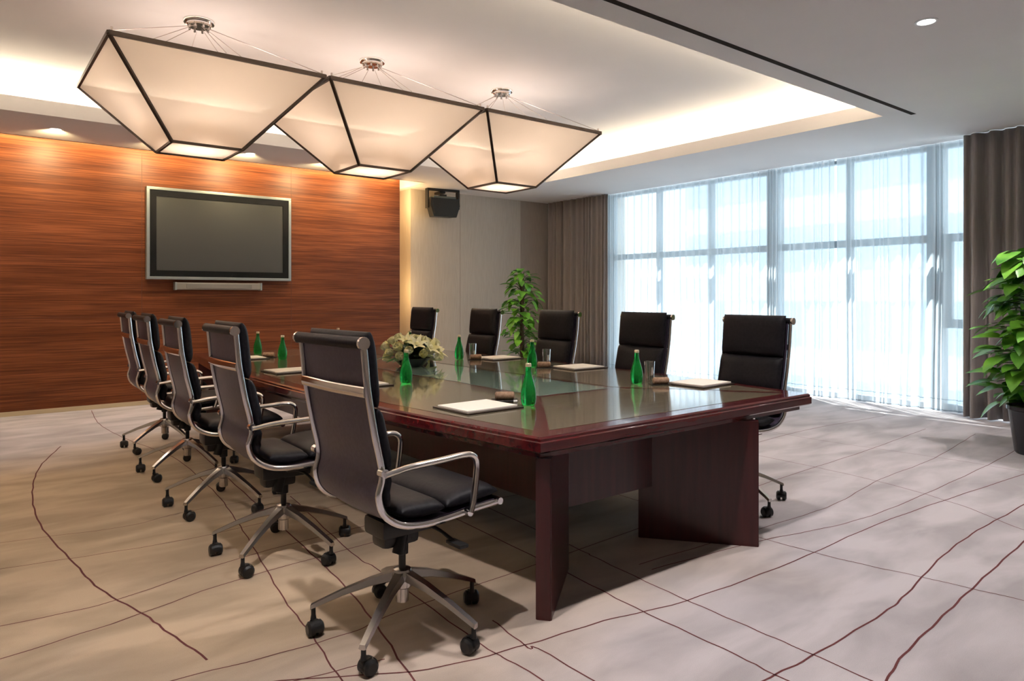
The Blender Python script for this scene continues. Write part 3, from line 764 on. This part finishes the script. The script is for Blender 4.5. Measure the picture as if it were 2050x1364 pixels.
place(make_pad, [
 (2.04, 2.86, R(2), 'cream notepad in dark folder nearest the camera, between the nearest chair and bottle'),
 (1.96, 4.05, R(0), 'cream notepad half hidden by the nearest chair, before the flowers'),
 (1.94, 5.12, R(3), 'cream notepad between the first and second chair backs, at the table edge'),
 (2.00, 6.40, R(0), 'cream notepad beside the bottles at the far left of the table'),
 (3.70, 2.76, R(182), 'cream notepad before the black chair at the near right corner'),
 (3.80, 3.98, R(178), 'cream notepad before the chair in front of the taupe drape'),
 (3.80, 5.02, R(180), 'cream notepad before the chair left of the smaller plant')])
place(make_towel, [
 (2.30, 2.98, R(55), 'rolled brown towel behind the largest notepad'),
 (3.49, 2.90, R(60), 'rolled brown towel right of the bottle nearest the window side'),
 (3.60, 4.16, R(60), 'rolled brown towel beside the glass before the taupe-drape chair'),
 (3.58, 5.06, R(60), 'rolled brown towel right of the flowers beside a tall glass'),
 (2.22, 6.42, R(60), 'rolled pale towel left of two bottles at the far left'),
 (2.12, 4.20, R(60), 'rolled towel just left of the bottle before the flowers')])
pn = thing('pen', 'black pen with white end lying behind the nearest notepad', 'pen', (2.25, 2.92, ZT), R(-40))
q = BM(); tube(q, [(-.07, 0, .006), (.05, 0, .006)], .005, 10); obj('barrel', q, M['pen'], pn, smooth=True)
q = BM(); tube(q, [(.05, 0, .006), (.07, 0, .007)], .0065, 10); obj('pen_cap', q, M['white'], pn, smooth=True)

# ------------------------------------------------------------------ leaves, flowers and plants
def leaf(bm, base, dirn, up, L_, W_, curl=.25, fold=.18, nseg=6, mi=0, blunt=False):
    d = dirn.normalized(); u = (up - d * up.dot(d)).normalized(); s_ = d.cross(u); rows = []
    for i in range(nseg + 1):
        t = i / nseg
        wv = W_ * .5 * (sin(pi * min(1, t ** .62 * 1.0)) ** .8 if 0 < t < 1 else 0.02)
        if blunt: wv = W_ * .5 * max(.04, 1 - abs((t - .55) / .5) ** 2.6) ** .5 if t < 1 else W_ * .16
        c_ = base + d * (L_ * t) - u * (curl * L_ * t * t) if True else None
        rows.append([bm.verts.new(c_ - s_ * wv + u * (fold * wv)), bm.verts.new(c_), bm.verts.new(c_ + s_ * wv + u * (fold * wv))])
    for i in range(nseg):
        for j in (0, 1):
            f = bm.faces.new((rows[i][j], rows[i][j + 1], rows[i + 1][j + 1], rows[i + 1][j])); f.material_index = mi; f.smooth = True

def plant(name, label, x, y, ztop, rad, pot_r, pot_h, n, lsize, seed, asym=None):
    rnd = random.Random(seed); t = thing(name, label, 'potted plant', (x, y, 0))
    q = BM(); lathe(q, [(.001, 0), (pot_r * .72, 0), (pot_r * .78, .02), (pot_r, pot_h * .9), (pot_r * 1.06, pot_h * .92), (pot_r * 1.06, pot_h), (pot_r * .95, pot_h), (pot_r * .93, pot_h * .93), (.001, pot_h * .93)], 32)
    obj('pot', q, M['pot'], t, smooth=True)
    q = BM(); lathe(q, [(.001, pot_h * .90), (pot_r * .92, pot_h * .90), (pot_r * .92, pot_h * .955), (.001, pot_h * .965)], 24); obj('soil', q, M['soil'], t)
    q = BM(); tube(q, crom([(0, 0, pot_h * .9), (.01, .01, ztop * .6), (0, 0, ztop - .12)], 5), .035, 10); obj('moss_pole', q, M['pole'], t, smooth=True)
    q = BM(); st = BM()
    for i in range(n):
        z = pot_h * 1.0 + (ztop - pot_h - .05) * (i + rnd.random()) / n
        an = rnd.uniform(0, 2 * pi); h_ = (z - pot_h) / (ztop - pot_h)
        r_ = rad * (.45 + .65 * sin(pi * min(1, .18 + h_ * .82)) ** .7) * rnd.uniform(.35, 1.0)
        if asym: r_ *= 1 + asym[1] * cos(an - asym[0])
        out = Vector((cos(an), sin(an), 0)); root_ = out * .03 + Vector((0, 0, z))
        tip = out * r_ * .6 + Vector((0, 0, z + rnd.uniform(.0, .10)))
        tube(st, crom([root_, root_.lerp(tip, .5) + Vector((0, 0, .03)), tip], 2), .0035, 4)
        d = (out + Vector((rnd.uniform(-.5, .5), rnd.uniform(-.5, .5), rnd.uniform(-.75, .25))))
        s_ = lsize * rnd.uniform(.65, 1.2)
        leaf(q, tip, d, Vector((0, 0, 1)) + out * rnd.uniform(-.2, .7), s_, s_ * rnd.uniform(.55, .72), curl=rnd.uniform(.1, .4))
    obj('stems', st, M['leafd'], t); obj('foliage', q, M['leaf'], t)
    return t
plant('potted_plant', 'tall bushy green plant in a dark pot at the right edge, before the dark drape', 7.02, 1.86, 1.68, .50, .20, .40, 330, .22, 4)
plant('potted_plant', 'slender leafy green plant in the far corner between two black chairs', 6.92, 8.52, 1.72, .40, .16, .34, 190, .18, 9)

fl = thing('flower_arrangement', 'low arrangement of cream white roses and lilies with green leaves on the table', 'flowers', (2.86, 4.93, ZT + .0005))
q = BM(); lathe(q, [(.001, 0), (.09, 0), (.14, .05), (.15, .065), (.13, .065), (.08, .02), (.001, .02)], 28); obj('bowl', q, M['pot'], fl, smooth=True)
rnd = random.Random(21); q = BM()
for i in range(70):
    an = rnd.uniform(0, 2 * pi); el = rnd.uniform(.12, 1.0); d = Vector((cos(an) * cos(el), sin(an) * cos(el), sin(el)))
    leaf(q, d * .04 + Vector((0, 0, .06)), d, Vector((0, 0, 1)) + d * .2, rnd.uniform(.14, .25) * (1.15 if el < .3 else .8), rnd.uniform(.045, .075), curl=.25)
obj('foliage', q, M['leafd'], fl)
for i in range(30):
    g_ = i / 30; el = math.asin(.02 + .95 * g_); an = i * 2.39996 + .4
    d = Vector((cos(an) * cos(el), sin(an) * cos(el), sin(el))); rr_ = rnd.uniform(.85, 1.08)
    c_ = Vector((d.x * .225 * rr_, d.y * .225 * rr_, .065 + d.z * .185 * rr_)); q = BM(); s_ = rnd.uniform(.046, .062)
    lily = i % 5 == 0
    ax = (d + Vector((0, 0, .25))).normalized(); x_ = ax.orthogonal().normalized(); y_ = ax.cross(x_)
    layers = ((6, 1.0, .95, .75),) if lily else ((4, .45, 1.0, .18), (5, .8, .95, .38), (6, 1.0, .8, .62))
    for (np_, rad_, hgt, spread) in layers:
        for k in range(np_):
            a = k * 2 * pi / np_ + rad_ * 2; o_ = x_ * cos(a) + y_ * sin(a)
            leaf(q, c_ - ax * s_ * .5 + o_ * s_ * .12, o_ * spread + ax * hgt, ax - o_, s_ * (1.7 if lily else 1.15), s_ * (.75 if lily else 1.15), curl=-.25 if not lily else .35, fold=.3, nseg=6, blunt=not lily)
    bmesh.ops.create_icosphere(q, subdivisions=1, radius=s_ * .33, matrix=Matrix.Translation(c_))
    obj('flower_head', q, M['petal'], fl)
